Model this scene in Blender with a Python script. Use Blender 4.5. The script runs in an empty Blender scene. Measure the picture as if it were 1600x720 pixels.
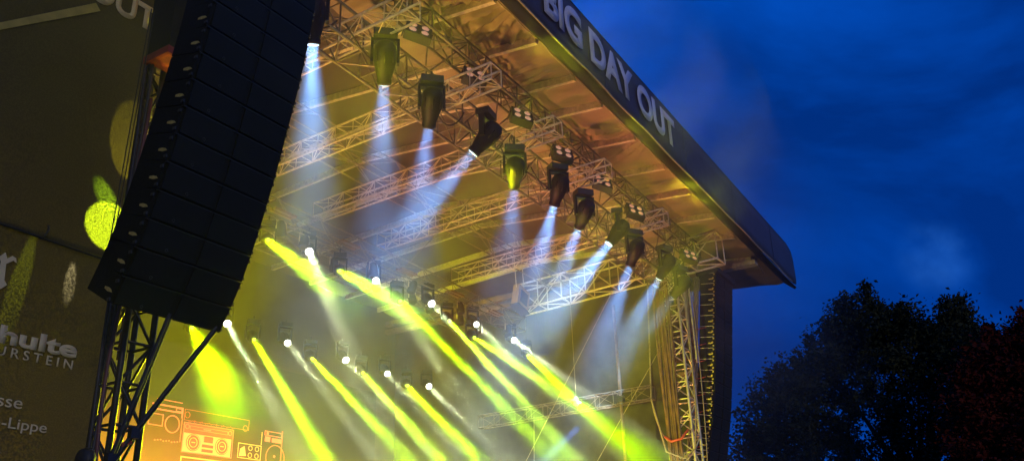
import bpy, bmesh, math, random
from mathutils import Vector, Matrix
random.seed(7)
sc = bpy.context.scene
COL = sc.collection
R = math.radians
V = Vector

# ------------------------------------------------------------------ camera
F = 1350.0
_up = V((-108, 3225, -F)).normalized()
_x = V((920, -570, -F)); _x = (_x - _up * _x.dot(_up)).normalized()
_y = _up.cross(_x)
CM = Matrix((_x, _y, _up))
CAMLOC = V((0, 0, 1.7))
cd = bpy.data.cameras.new('camera')
cam = bpy.data.objects.new('camera', cd)
COL.objects.link(cam)
cam.matrix_world = Matrix.Translation(CAMLOC) @ CM.to_4x4()
cd.sensor_width = 36
cd.lens = F / 1600 * 36
cd.clip_end = 3000
sc.camera = cam

sc.view_settings.view_transform = 'Standard'
sc.view_settings.look = 'None'
sc.view_settings.exposure = 0
sc.view_settings.gamma = 1
sc.cycles.max_bounces = 5
sc.cycles.diffuse_bounces = 3
sc.cycles.glossy_bounces = 2
sc.cycles.transmission_bounces = 3
sc.cycles.volume_bounces = 0
sc.cycles.volume_step_rate = 1.0
sc.cycles.volume_max_steps = 96
sc.cycles.use_denoising = True
sc.cycles.sample_clamp_indirect = 4

# ------------------------------------------------------------------ materials
def new_mat(name):
    m = bpy.data.materials.new(name); m.use_nodes = True
    nt = m.node_tree
    return m, nt, nt.nodes['Principled BSDF']

def mat(name, col, rough=.6, metal=0., var=.18, scale=9., bump=0., spec=.5, detail=4):
    m, nt, p = new_mat(name)
    tc = nt.nodes.new('ShaderNodeTexCoord')
    n = nt.nodes.new('ShaderNodeTexNoise'); n.inputs['Scale'].default_value = scale
    n.inputs['Detail'].default_value = detail
    nt.links.new(tc.outputs['Object'], n.inputs['Vector'])
    cr = nt.nodes.new('ShaderNodeValToRGB')
    cr.color_ramp.elements[0].position = .3; cr.color_ramp.elements[1].position = .7
    cr.color_ramp.elements[0].color = (*[c * (1 - var) for c in col], 1)
    cr.color_ramp.elements[1].color = (*[min(1, c * (1 + var)) for c in col], 1)
    nt.links.new(n.outputs['Fac'], cr.inputs['Fac'])
    nt.links.new(cr.outputs['Color'], p.inputs['Base Color'])
    p.inputs['Roughness'].default_value = rough
    p.inputs['Metallic'].default_value = metal
    p.inputs['Specular IOR Level'].default_value = spec
    if bump:
        b = nt.nodes.new('ShaderNodeBump'); b.inputs['Strength'].default_value = bump
        b.inputs['Distance'].default_value = .02
        nt.links.new(n.outputs['Fac'], b.inputs['Height'])
        nt.links.new(b.outputs['Normal'], p.inputs['Normal'])
    return m

def emis(name, col, strength):
    m, nt, p = new_mat(name)
    p.inputs['Base Color'].default_value = (*[c * .5 for c in col], 1)
    n = nt.nodes.new('ShaderNodeTexNoise'); n.inputs['Scale'].default_value = 30
    cr = nt.nodes.new('ShaderNodeValToRGB')
    cr.color_ramp.elements[0].color = (*[c * .9 for c in col], 1)
    cr.color_ramp.elements[1].color = (*col, 1)
    nt.links.new(n.outputs['Fac'], cr.inputs['Fac'])
    nt.links.new(cr.outputs['Color'], p.inputs['Emission Color'])
    p.inputs['Emission Strength'].default_value = strength
    return m

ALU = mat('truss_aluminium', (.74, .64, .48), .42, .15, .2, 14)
ALUM = mat('dark_truss_metal', (.20, .17, .12), .4, .3, .3, 14)  # darker truss metal for the front, eave and side rail trusses
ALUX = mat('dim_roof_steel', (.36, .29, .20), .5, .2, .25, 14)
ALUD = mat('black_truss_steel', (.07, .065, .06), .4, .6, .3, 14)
BLACK = mat('black_plastic', (.022, .022, .022), .55, 0, .3, 20)
HEADM = mat('fixture_shell', (.010, .010, .009), .5, 0, .3, 12, spec=.25)
CAB = mat('cabinet_black', (.014, .014, .0035), .7, 0, .25, 30, .1, spec=.25)
GRL = mat('speaker_grille', (.016, .016, .004), .7, .2, .25, 160, .3, spec=.35)
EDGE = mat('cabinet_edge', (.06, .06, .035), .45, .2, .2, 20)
HANDLE = mat('handle_lit_yellow', (.85, .66, .16), .35, .4, .2, 30)  # yellow light on handles, pins and latches put into the base colour
TARP_PRINT = mat('fascia_print', (.055, .052, .056), .6, 0, .16, 3.2, .5)
SEAM = mat('welded_seam', (.035, .033, .036), .5, 0, .15, 8)
LETTER = mat('white_lettering', (.8, .78, .78), .7, 0, .06, 5)
LETTERD = mat('pale_sponsor_lettering', (.85, .74, .42), .75, 0, .1, 8)
ROPE = mat('pale_edge_rope', (.42, .38, .26), .7, 0, .3, 30)
VAL = mat('dark_valance', (.008, .010, .014), .7, 0, .3, 5, .2)
CABLE = mat('cable_rubber', (.05, .045, .04), .6, 0, .3, 25)
CABLET = mat('cable_tan', (.30, .24, .16), .6, 0, .35, 40)
REDC = mat('red_cable', (.45, .07, .04), .5, 0, .2, 20)
WOODY = mat('brown_drape', (.17, .10, .05), .8, 0, .35, 6, .3)
DRAPE = mat('dark_drape', (.035, .032, .028), .9, 0, .4, 4, .3)
BACKD = mat('backdrop_cloth', (.075, .058, .035), .9, 0, .3, 1.2, .2)
DECK = mat('stage_deck_ply', (.06, .055, .05), .7, 0, .3, 6)
GROUNDM = mat('trampled_grass', (.035, .04, .02), .95, 0, .4, 1.5, .3)
SMALLB = mat('small_fixture', (.03, .027, .024), .4, .3, .3, 16)

# ------------------------------------------------------------------ mesh builder
class MB:
    def __init__(s): s.v = []; s.f = []
    def add(s, vs, fs):
        o = len(s.v); s.v += [tuple(v) for v in vs]; s.f += [tuple(i + o for i in f) for f in fs]
    def box(s, a, b, M=None):
        x0, y0, z0 = a; x1, y1, z1 = b
        vs = [V(p) for p in ((x0,y0,z0),(x1,y0,z0),(x1,y1,z0),(x0,y1,z0),(x0,y0,z1),(x1,y0,z1),(x1,y1,z1),(x0,y1,z1))]
        if M is not None: vs = [M @ v for v in vs]
        s.add(vs, [(0,3,2,1),(4,5,6,7),(0,1,5,4),(1,2,6,5),(2,3,7,6),(3,0,4,7)])
    def tube(s, p, q, r, n=6, r2=None):
        p = V(p); q = V(q); d = q - p
        if d.length < 1e-6: return
        d.normalize(); a = d.orthogonal().normalized(); b = d.cross(a)
        r2 = r if r2 is None else r2
        vs = []
        for c, rr in ((p, r), (q, r2)):
            for i in range(n):
                t = 2 * math.pi * i / n
                vs.append(c + (a * math.cos(t) + b * math.sin(t)) * rr)
        fs = [(i, (i + 1) % n, n + (i + 1) % n, n + i) for i in range(n)]
        fs += [tuple(range(n))[::-1], tuple(range(n, 2 * n))]
        s.add(vs, fs)
    def path(s, pts, r, n=6):
        pts = [V(p) for p in pts]; m = len(pts)
        up = None; vs = []
        for i, p in enumerate(pts):
            d = (pts[min(i + 1, m - 1)] - pts[max(i - 1, 0)]).normalized()
            if up is None: up = d.orthogonal().normalized()
            a = (up - d * up.dot(d))
            a = a.normalized() if a.length > 1e-5 else d.orthogonal().normalized()
            up = a; b = d.cross(a)
            rr = r[i] if isinstance(r, (list, tuple)) else r
            for k in range(n):
                t = 2 * math.pi * k / n
                vs.append(p + (a * math.cos(t) + b * math.sin(t)) * rr)
        fs = []
        for i in range(m - 1):
            for k in range(n):
                fs.append((i*n+k, i*n+(k+1)%n, (i+1)*n+(k+1)%n, (i+1)*n+k))
        fs += [tuple(range(n))[::-1], tuple(range((m-1)*n, m*n))]
        s.add(vs, fs)
    def lathe(s, prof, n=20, M=None):      # prof: (r, z) from bottom to top, closed by caps
        vs = []
        for r, z in prof:
            for i in range(n):
                t = 2 * math.pi * i / n
                v = V((r * math.cos(t), r * math.sin(t), z))
                vs.append(M @ v if M is not None else v)
        fs = []
        for j in range(len(prof) - 1):
            for i in range(n):
                fs.append((j*n+i, j*n+(i+1)%n, (j+1)*n+(i+1)%n, (j+1)*n+i))
        fs += [tuple(range(n))[::-1], tuple(range((len(prof)-1)*n, len(prof)*n))]
        s.add(vs, fs)
    def build(s, name, m, parent=None, smooth=False, loc=None):
        me = bpy.data.meshes.new(name)
        vs = s.v
        if loc is not None:
            l = V(loc); vs = [tuple(V(v) - l) for v in vs]
        me.from_pydata(vs, [], s.f); me.update()
        if smooth:
            for p in me.polygons: p.use_smooth = True
        me.materials.append(m)
        o = bpy.data.objects.new(name, me); COL.objects.link(o)
        if loc is not None: o.location = loc
        if parent is not None:
            o.parent = parent
        return o

def tag(o, label=None, cat=None, group=None, kind=None):
    if label: o['label'] = label
    if cat: o['category'] = cat
    if group: o['group'] = group
    if kind: o['kind'] = kind
    return o

class T:
    """a thing: an Empty at its base; parts are given in world coordinates and parented to it"""
    def __init__(s, name, loc, label, cat, group=None):
        s.o = bpy.data.objects.new(name, None); COL.objects.link(s.o)
        s.o.location = loc; s.o.empty_display_size = .2
        s.loc = V(loc)
        tag(s.o, label, cat, group)
    def part(s, name, mb, m, smooth=False, label=None):
        mb.v = [tuple(V(v) - s.loc) for v in mb.v]
        o = mb.build(name, m, s.o, smooth)
        if label: o['label'] = label
        return o
    def sub(s, name, mb, m, parent, smooth=False):
        mb.v = [tuple(V(v) - s.loc) for v in mb.v]
        return mb.build(name, m, parent, smooth)

def copy_tree(o, parent=None):
    c = o.copy(); COL.objects.link(c)
    if parent is not None: c.parent = parent
    for ch in list(o.children):
        copy_tree(ch, c)
    return c

ORD = ['first', 'second', 'third', 'fourth', 'fifth', 'sixth', 'seventh', 'eighth', 'ninth', 'tenth', 'eleventh', 'twelfth', 'thirteenth', 'fourteenth', 'fifteenth']

def text_mesh(name, body, x0, x1, z0, z1, y, m, parent_T, offset=0., depth=.004, slope=0., facing=-1, spacing=1.):
    cu = bpy.data.curves.new(name, 'FONT'); cu.body = body; cu.size = 1; cu.offset = offset
    cu.space_character = spacing
    cu.resolution_u = 6
    cu.extrude = 0
    tmp = bpy.data.objects.new(name, cu); COL.objects.link(tmp)
    dg = bpy.context.evaluated_depsgraph_get()
    me = bpy.data.meshes.new_from_object(tmp.evaluated_get(dg))
    bpy.data.objects.remove(tmp)
    xs = [v.co.x for v in me.vertices]; ys = [v.co.y for v in me.vertices]
    ax, bx, ay, by = min(xs), max(xs), min(ys), max(ys)
    for v in me.vertices:
        u = (v.co.x - ax) / (bx - ax); w = (v.co.y - ay) / (by - ay)
        X = x0 + u * (x1 - x0)
        v.co = V((X, y, z0 + w * (z1 - z0) + slope * (X - x0))) - parent_T.loc
    bm = bmesh.new(); bm.from_mesh(me)
    ret = bmesh.ops.extrude_face_region(bm, geom=list(bm.faces))
    for e in ret['geom']:
        if isinstance(e, bmesh.types.BMVert): e.co.y += depth * facing
    bm.normal_update(); bm.to_mesh(me); bm.free()
    me.materials.clear(); me.materials.append(m)
    o = bpy.data.objects.new(name, me); COL.objects.link(o); o.parent = parent_T.o
    return o

def rz(x): return -0.022 * (x - 12)          # the roof falls slightly towards stage left

# ------------------------------------------------------------------ sky
w = bpy.data.worlds.new('World'); sc.world = w; w.use_nodes = True
nt = w.node_tree; bg = nt.nodes['Background']
SUN_EL, SUN_ROT = 4.0, 200.0
sky = nt.nodes.new('ShaderNodeTexSky'); sky.sky_type = 'NISHITA'; sky.sun_disc = False
sky.sun_elevation = R(SUN_EL); sky.sun_rotation = R(SUN_ROT); sky.ozone_density = 4; sky.dust_density = .3
tc = nt.nodes.new('ShaderNodeTexCoord')
def mix(a, b, fac, typ='MIX'):
    n = nt.nodes.new('ShaderNodeMix'); n.data_type = 'RGBA'; n.blend_type = typ
    for sock, val in ((n.inputs['Factor'], fac), (n.inputs['A'], a), (n.inputs['B'], b)):
        if hasattr(val, 'links') or hasattr(val, 'is_linked'): nt.links.new(val, sock)
        elif isinstance(val, (int, float)): sock.default_value = val
        else: sock.default_value = (*val, 1)
    return n.outputs['Result']
def ramp(fac, p0, c0, p1, c1):
    r = nt.nodes.new('ShaderNodeValToRGB')
    r.color_ramp.elements[0].position = p0; r.color_ramp.elements[0].color = (*c0, 1)
    r.color_ramp.elements[1].position = p1; r.color_ramp.elements[1].color = (*c1, 1)
    nt.links.new(fac, r.inputs['Fac']); return r.outputs['Color']
n1 = nt.nodes.new('ShaderNodeTexNoise'); n1.inputs['Scale'].default_value = 2.6; n1.inputs['Detail'].default_value = 7
n1.inputs['Roughness'].default_value = .55; n1.inputs['Distortion'].default_value = .4
mpc = nt.nodes.new('ShaderNodeMapping'); mpc.inputs['Location'].default_value = (3.1, 1.7, .4); mpc.inputs['Scale'].default_value = (1, 1, 1.6)
nt.links.new(tc.outputs['Generated'], mpc.inputs['Vector']); nt.links.new(mpc.outputs['Vector'], n1.inputs['Vector'])
base = mix(sky.outputs['Color'], (.012, .125, .86), 1.0, 'MULTIPLY')
flat = mix(base, (.004, .62, 4.3), .82)
cloud = ramp(n1.outputs['Fac'], .36, (.52, .53, .56), .66, (1.55, 1.6, 1.5))
skyc = mix(flat, cloud, 1.0, 'MULTIPLY')
# one brighter break in the cloud above the trees
dv = (CM @ V((1465 - 800, 360 - 398, -F))).normalized()
dp = nt.nodes.new('ShaderNodeVectorMath'); dp.operation = 'DOT_PRODUCT'
nt.links.new(tc.outputs['Generated'], dp.inputs[0]); dp.inputs[1].default_value = dv
n2 = nt.nodes.new('ShaderNodeTexNoise'); n2.inputs['Scale'].default_value = 11; n2.inputs['Detail'].default_value = 6
nt.links.new(tc.outputs['Generated'], n2.inputs['Vector'])
mrs = nt.nodes.new('ShaderNodeMapRange'); mrs.interpolation_type = 'SMOOTHSTEP'
mrs.inputs['From Min'].default_value = .9989; mrs.inputs['From Max'].default_value = 1.0
nt.links.new(dp.outputs['Value'], mrs.inputs['Value']); spot = mrs.outputs['Result']
spotn = ramp(n2.outputs['Fac'], .36, (0, 0, 0), .8, (1, 1, 1))
glow = mix(spot, spotn, 1.0, 'MULTIPLY')
brk = mix(glow, (.2, 1.0, 3.0), 1.0, 'MULTIPLY')
fin = mix(skyc, brk, 1.0, 'ADD')
nt.links.new(fin, bg.inputs['Color'])
bg.inputs['Strength'].default_value = .1

front_fill = bpy.data.lights.new('front_fill', 'SUN'); front_fill.energy = .36; front_fill.angle = R(8); front_fill.color = (1, .9, .78)  # dim lamp added from behind the camera to light fascia and lettering
so = bpy.data.objects.new('front_fill', front_fill); COL.objects.link(so)
sd = V((.55, .80, -.22)).normalized()
so.rotation_euler = sd.to_track_quat('-Z', 'Y').to_euler()

# ------------------------------------------------------------------ ground and deck
mb = MB(); mb.add([(-900,-900,0),(900,-900,0),(900,900,0),(-900,900,0)], [(0,1,2,3)])
tag(mb.build('ground', GROUNDM), kind='structure')
t = T('stage_deck', (13, 12, 0), 'dark plywood stage deck under the truss roof', 'stage deck')
mb = MB(); mb.box((5.0, 7.4, 1.36), (21, 17.6, 1.5)); dk = t.part('deck', mb, DECK)
mb = MB(); mb.box((5.0, 7.42, .02), (21, 7.46, 1.35)); t.part('skirt', mb, DRAPE)

# ------------------------------------------------------------------ haze
def vol_mat(name, dens, noise=None, col=(.93, .93, .93), aniso=.25):
    m = bpy.data.materials.new(name); m.use_nodes = True; n = m.node_tree; n.nodes.clear()
    out = n.nodes.new('ShaderNodeOutputMaterial'); pv = n.nodes.new('ShaderNodeVolumePrincipled')
    pv.inputs['Density'].default_value = dens; pv.inputs['Color'].default_value = (*col, 1)
    pv.inputs['Anisotropy'].default_value = aniso
    n.links.new(pv.outputs[0], out.inputs['Volume'])
    m.cycles.volume_sampling = 'EQUIANGULAR'
    if noise:
        tcv = n.nodes.new('ShaderNodeTexCoord'); nz = n.nodes.new('ShaderNodeTexNoise')
        nz.inputs['Scale'].default_value = noise; nz.inputs['Detail'].default_value = 3; nz.inputs['Distortion'].default_value = .6
        n.links.new(tcv.outputs['Object'], nz.inputs['Vector'])
        mr = n.nodes.new('ShaderNodeMapRange'); mr.inputs['From Min'].default_value = .32; mr.inputs['From Max'].default_value = .68
        mr.inputs['To Min'].default_value = dens * .3; mr.inputs['To Max'].default_value = dens * 1.75
        n.links.new(nz.outputs['Fac'], mr.inputs['Value'])
        # smoke hangs thick under the roof and thins out below
        sp = n.nodes.new('ShaderNodeSeparateXYZ'); n.links.new(tcv.outputs['Object'], sp.inputs[0])
        mz = n.nodes.new('ShaderNodeMapRange'); mz.interpolation_type = 'SMOOTHSTEP'
        mz.inputs['From Min'].default_value = 5.4; mz.inputs['From Max'].default_value = 7.7; mz.inputs['To Min'].default_value = .27; mz.inputs['To Max'].default_value = 1
        n.links.new(sp.outputs['Z'], mz.inputs['Value'])
        mm = n.nodes.new('ShaderNodeMath'); mm.operation = 'MULTIPLY'
        n.links.new(mr.outputs[0], mm.inputs[0]); n.links.new(mz.outputs[0], mm.inputs[1])
        my = n.nodes.new('ShaderNodeMapRange'); my.interpolation_type = 'SMOOTHSTEP'      # and thins out in front of the stage
        my.inputs['From Min'].default_value = 3.8; my.inputs['From Max'].default_value = 6.6; my.inputs['To Min'].default_value = .2; my.inputs['To Max'].default_value = 1
        n.links.new(sp.outputs['Y'], my.inputs['Value'])
        m2 = n.nodes.new('ShaderNodeMath'); m2.operation = 'MULTIPLY'
        n.links.new(mm.outputs[0], m2.inputs[0]); n.links.new(my.outputs[0], m2.inputs[1]); n.links.new(m2.outputs[0], pv.inputs['Density'])
    return m
mb = MB(); mb.box((-6, 3.6, -.6), (25.4, 18.6, 12.2))
tag(mb.build('haze', vol_mat('stage_haze', .027, .9)), kind='stuff')

# ------------------------------------------------------------------ truss helper
def box_truss(t, p0, p1, wv, hv, bay, rc, rl, m, n=6, verts=True):
    """four chords and four zigzag lacings; wv, hv: full width and height vectors, p0/p1 the centre line"""
    p0 = V(p0); p1 = V(p1); wv = V(wv) / 2; hv = V(hv) / 2
    L = (p1 - p0).length; nb = max(2, round(L / bay)); d = (p1 - p0) / nb
    cor = [(-1,-1),(1,-1),(1,1),(-1,1)]
    for a, b in cor:
        mb = MB(); mb.tube(p0 + wv*a + hv*b, p1 + wv*a + hv*b, rc, n + 2); t.part('chord', mb, m, True)
    for k in range(4):
        (a0, b0), (a1, b1) = cor[k], cor[(k+1) % 4]
        A = wv*a0 + hv*b0; B = wv*a1 + hv*b1
        mb = MB()
        for i in range(nb):
            q = p0 + d*i
            if (i + k) % 2: mb.tube(q + A, q + d + B, rl, n - 1)
            else: mb.tube(q + B, q + d + A, rl, n - 1)
            if verts: mb.tube(q + A, q + B, rl, n - 1)
        mb.tube(p1 + A, p1 + B, rl, n - 1)
        t.part('lacing', mb, m)

# ------------------------------------------------------------------ roof: ceiling sheet, purlins, fascia
def ceil_z(x, y):
    base = 10.06 + rz(x)
    if y < 11.5: return base + (y - 5.75) * .105
    return base + (11.5 - 5.75) * .105 - (y - 11.5) * .05

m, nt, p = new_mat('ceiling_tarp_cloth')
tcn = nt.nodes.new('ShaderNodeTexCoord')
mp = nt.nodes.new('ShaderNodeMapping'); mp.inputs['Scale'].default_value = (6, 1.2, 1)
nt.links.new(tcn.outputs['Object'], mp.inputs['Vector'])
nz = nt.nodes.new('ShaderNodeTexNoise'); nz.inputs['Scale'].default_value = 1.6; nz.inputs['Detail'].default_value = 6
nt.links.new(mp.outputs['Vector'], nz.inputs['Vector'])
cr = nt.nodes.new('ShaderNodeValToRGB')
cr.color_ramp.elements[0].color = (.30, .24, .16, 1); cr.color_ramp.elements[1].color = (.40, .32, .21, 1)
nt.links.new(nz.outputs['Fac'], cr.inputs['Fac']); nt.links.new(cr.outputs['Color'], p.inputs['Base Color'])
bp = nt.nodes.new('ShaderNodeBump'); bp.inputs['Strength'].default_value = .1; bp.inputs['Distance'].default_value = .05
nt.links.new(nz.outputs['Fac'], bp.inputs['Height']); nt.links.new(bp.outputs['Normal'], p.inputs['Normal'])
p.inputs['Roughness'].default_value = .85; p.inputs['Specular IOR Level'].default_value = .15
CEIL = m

PUR = [7.6, 9.2, 10.46, 11.78, 12.83, 14.3, 15.79, 17.26, 18.81, 20.3]
roof = T('stage_roof', (12.7, 5.75, 10), 'wrinkled tarpaulin stage roof lit amber from below, held on pale purlins', 'stage roof')
mb = MB()
xs = [.6 + .035 * i for i in range(int(24.1 / .035) + 1)]
ys = [5.75 + .09 * j for j in range(29)]
fan = [(9.5, 6.1, 1.0, 1.1), (14.35, 6.1, 1.0, .7), (8.2, 6.6, .9, 1.2), (11.3, 6.4, .35, .5), (16.5, 6.4, .3, .6)]      # where the sheet is gathered: x, y, strength, width
rnd = random.Random(3)
ph = [rnd.uniform(0, 6.28) for _ in range(12)]
for y in ys:
    for x in xs:
        z = ceil_z(x, y)
        s = min(abs(x - q) for q in PUR)
        sag = -.05 * math.sin(min(1, s / .7) * math.pi / 2)
        wr = .010 * math.sin(7.3*x + 2.1*y + ph[0]) + .008 * math.sin(13.1*x - 3.7*y + ph[1]) + .006 * math.sin(4.1*y + ph[2] + 2*math.sin(2*x))
        for fx, fy, st, wd in fan:
            dx, dy = x - fx, y - (fy - .9)
            ang = math.atan2(dx, dy); rr = math.hypot(dx, dy)
            e = math.exp(-((x - fx) / wd) ** 2) * math.exp(-((y - fy) / 1.3) ** 2)
            wr += st * e * (.085 * math.sin(ang * 34 + 1.5 * math.sin(rr * 3)) + .03 * math.sin(ang * 71 + 2 * rr)) * min(1, rr)
        edge = min(1, (y - 5.75) / .2)
        mb.v.append((x, y, z + (sag + wr) * edge + .05))
nx = len(xs)
for j in range(len(ys) - 1):
    for i in range(nx - 1):
        a = j * nx + i; mb.f.append((a, a + 1, a + nx + 1, a + nx))
roof.part('ceiling_sheet', mb, CEIL, True)
mb = MB()
ry = [8.2 + .4 * j for j in range(25)]; rx = [.6 + .3 * i for i in range(81)]
for y in ry:
    for x in rx: mb.v.append((x, y, ceil_z(x, y) + .06 - .04 * math.sin(min(1, min(abs(x - q) for q in PUR) / .7) * math.pi / 2) + .012 * math.sin(3 * x + 2 * y)))
for j in range(len(ry) - 1):
    for i in range(len(rx) - 1):
        a = j * len(rx) + i; mb.f.append((a, a + 1, a + len(rx) + 1, a + len(rx)))
roof.part('rear_ceiling', mb, mat('dark_brown_rear_sheet', (.085, .062, .045), .7, 0, .25, 1.5, .3), True)  # rear sheet in a darker brown than the front one
for q in PUR:
    mb = MB()
    for y0, y1 in ((5.78, 11.5), (11.5, 17.5)):
        za, zb = ceil_z(q, y0), ceil_z(q, y1)
        mb.add([(q-.04,y0,za-.09),(q+.04,y0,za-.09),(q+.04,y1,zb-.09),(q-.04,y1,zb-.09),(q-.04,y0,za+.05),(q+.04,y0,za+.05),(q+.04,y1,zb+.05),(q-.04,y1,zb+.05)],
               [(0,3,2,1),(4,5,6,7),(0,1,5,4),(1,2,6,5),(2,3,7,6),(3,0,4,7)])
    roof.part('purlin', mb, ALU)
# top skin so the sky does not light the ceiling from above
mb = MB()
mb.add([(.5,5.6,10.95),(24.6,5.6,10.85),(24.6,18.2,10.95),(.5,18.2,11.05)], [(0,1,2,3)])
roof.part('roof_skin', mb, VAL)
mb = MB(); mb.box((21.95, 5.8, 9.62), (22.2, 12.5, 9.74)); mb.box((22.0, 5.9, 9.74), (22.15, 12.5, 9.95)); roof.part('edge_beam', mb, ALU)
mb = MB(); mb.tube((22.1, 5.75, 9.62), (22.14, 5.66, 9.35), .008, 5); roof.part('loose_strap', mb, CABLE)

fas = T('roof_fascia', (12.7, 5.5, 10), 'long dark printed roof fascia reading BIG DAY OUT above the stage front', 'fascia banner')
def zb(x): return 10.02 + rz(x)
def zt(x): return 11.20 + rz(x)
FX = [.4 + .2 * i for i in range(120)]
FX = [x for x in FX if x < 24.4] + [24.45]
mb = MB()
for x in FX:
    wv = .007 * math.sin(x * 1.9) + .004 * math.sin(x * 5.3)
    for k in range(5):
        u = k / 4
        mb.v.append((x, 5.5 + wv * math.sin(u * math.pi), zb(x) + u * (zt(x) - zb(x))))
# the rounded end
def endcol(x, z0, z1):
    for k in range(5): mb.v.append((x, 5.5, z0 + (z1 - z0) * k / 4))
endcol(24.75, 9.76, 10.90); endcol(24.97, 9.80, 10.80); endcol(25.07, 9.95, 10.62)
n = len(mb.v) // 5
for i in range(n - 1):
    for k in range(4): a = i*5 + k; mb.f.append((a, a+5, a+6, a+1))
o_ = fas.part('print', mb, TARP_PRINT, True)
sol = o_.modifiers.new('thick', 'SOLIDIFY'); sol.thickness = .02; sol.offset = 0
text_mesh('lettering', 'BIG DAY OUT', 10.18, 15.78, 10.335, 11.075, 5.455, LETTER, fas, .045, .004, -.022)
for x in (3.0, 6.1, 9.3, 12.45, 16.4, 19.6, 22.8):
    mb = MB(); mb.box((x - .03, 5.478, zb(x) + .03), (x + .03, 5.484, zt(x) - .03)); fas.part('panel_seam', mb, SEAM)
mb = MB(); mb.path([(x, 5.47 + .005 * math.sin(3*x), zb(x) - .012 + .012 * math.sin(x * 2.3)) for x in FX], .016, 6); fas.part('edge_rope', mb, ROPE, True)
mb = MB(); mb.path([(x, 5.5, zt(x) + .012) for x in FX] + [(24.95, 5.5, 10.80)], .02, 6); fas.part('top_hem', mb, VAL, True)
# dark valance folding back under the roof edge
mb = MB()
for x in FX:
    ripple = .025 * math.sin(x * 4.1) + .02 * math.sin(x * 9.7 + 1)
    mb.v += [(x, 5.50, zb(x) - .03), (x, 5.60, zb(x) - .06 + ripple * .5), (x, 5.74 + ripple * .3, 10.06 + rz(x) - .02 + ripple * .4), (x, 5.76, 10.14 + rz(x))]
mb.v += [(25.0, 5.5, 9.72), (24.98, 5.55, 9.66), (24.85, 5.62, 9.70), (24.75, 5.72, 9.80)]
n = len(mb.v) // 4
for i in range(n - 1):
    for k in range(3): a = i*4 + k; mb.f.append((a, a+1, a+5, a+4))
fas.part('valance', mb, VAL, True)
mb = MB(); mb.path([(x, 5.76 + .01 * math.sin(x * 7), 10.035 + rz(x) + .015 * math.sin(x * 3.1)) for x in FX if x < 21], .012, 5); fas.part('lacing_rope', mb, ROPE, True)

# ------------------------------------------------------------------ trusses
TX = [(7.75, 'nearest roof truss, half hidden behind the big hung loudspeakers'),
      (9.85, 'amber roof truss passing under the first bright blue beams'),
      (11.85, 'amber roof truss crossing the third and fourth blue beams'),
      (13.85, 'amber roof truss meeting the front truss beside the fifth blue spotlight'),
      (16.70, 'farthest amber roof truss, above the close pair of long blue beams')]
for x, lab in TX:
    zz = 9.18 if x < 16 else 9.16
    t = T('roof_truss', (x, 6.2, zz), lab, 'truss', 'trusses running from front to back under the roof')
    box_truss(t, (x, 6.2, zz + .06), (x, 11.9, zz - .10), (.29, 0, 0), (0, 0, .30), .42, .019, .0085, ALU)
t = T('corner_truss', (20, 6.05, 9.2), 'bright amber box truss end at the far roof corner, open to view', 'truss')
box_truss(t, (20.0, 6.1, 9.52), (20.0, 12.0, 9.3), (.55, 0, 0), (0, 0, .72), .78, .03, .017, ALU)
t = T('lighting_truss', (12.8, 7.5, 9.1), 'long dark front lighting truss carrying the hanging blue spotlights', 'truss')
box_truss(t, (5.9, 7.5, 9.16 + rz(5.9)), (20.4, 7.5, 9.16 + rz(20.4)), (0, .52, 0), (0, 0, .52), .5, .026, .014, ALUM)
t = T('eave_truss', (12.8, 6.95, 9.9), 'upper black truss along the roof eave above the lighting truss', 'truss')
box_truss(t, (5.9, 6.92, 9.88 + rz(5.9)), (20.4, 6.92, 9.88 + rz(20.4)), (0, .34, 0), (0, 0, .34), .5, .024, .013, ALUM)
mb = MB()
for k in range(14):
    x = 6.4 + k * 1.02
    mb.tube((x, 7.2, 9.43 + rz(x)), (x + .45, 6.8, 10.02 + rz(x)), .014, 5); mb.tube((x + .9, 7.2, 9.43 + rz(x)), (x + .45, 6.8, 10.02 + rz(x)), .014, 5)
t.part('brace', mb, ALUM)
for i, (y, z, lab) in enumerate(((10.6, 9.75, 'thin cross truss high under the roof behind the first two blue beams'), (14.2, 9.35, 'faint rear cross truss behind the lamp row in the haze'))):
    t = T('cross_truss', (13, y, z), lab, 'truss', 'trusses crossing the stage under the roof')
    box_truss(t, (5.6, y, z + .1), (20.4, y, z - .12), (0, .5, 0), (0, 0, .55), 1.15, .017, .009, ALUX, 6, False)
t = T('rear_lighting_truss', (13, 12.25, 8.9), 'dim rear truss crowded with small dark fixtures above the white lamps', 'truss')
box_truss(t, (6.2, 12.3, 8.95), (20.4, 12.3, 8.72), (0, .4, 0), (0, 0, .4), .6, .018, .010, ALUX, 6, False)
t = T('side_rail_truss', (20, 10, 6.1), 'thin level truss high on the far stage side behind the tall pole', 'truss')
box_truss(t, (20.0, 8.26, 6.17), (20.0, 13.4, 6.06), (.26, 0, 0), (0, 0, .33), .5, .013, .007, ALUM)

rnd = random.Random(12)
for k in range(13):
    x0 = 6.4 + k * 1.03; x1 = x0 + rnd.uniform(.7, 1.2); d = rnd.uniform(.18, .45)
    mb = MB(); mb.path([(x0 + (x1 - x0) * u, 7.2 - .04 * math.sin(u * 5 + k), 9.05 + rz(x0) - d * 4 * u * (1 - u)) for u in [i / 12 for i in range(13)]], .014, 5)
    t_lead = mb.build('power_lead', CABLE, None, True)
    tag(t_lead, 'black power lead sagging in a loop under the front lighting truss', 'cable', 'power leads looped under the lighting truss')
# ------------------------------------------------------------------ moving head spotlights
LENSES = {'blue': emis('blue_lens', (.62, .82, 1.0), 2.6), 'white': emis('white_lens', (1, 1, .93), 9.0), 'yellow': emis('yellow_lens', (.9, 1.0, .12), 1.6)}

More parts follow.
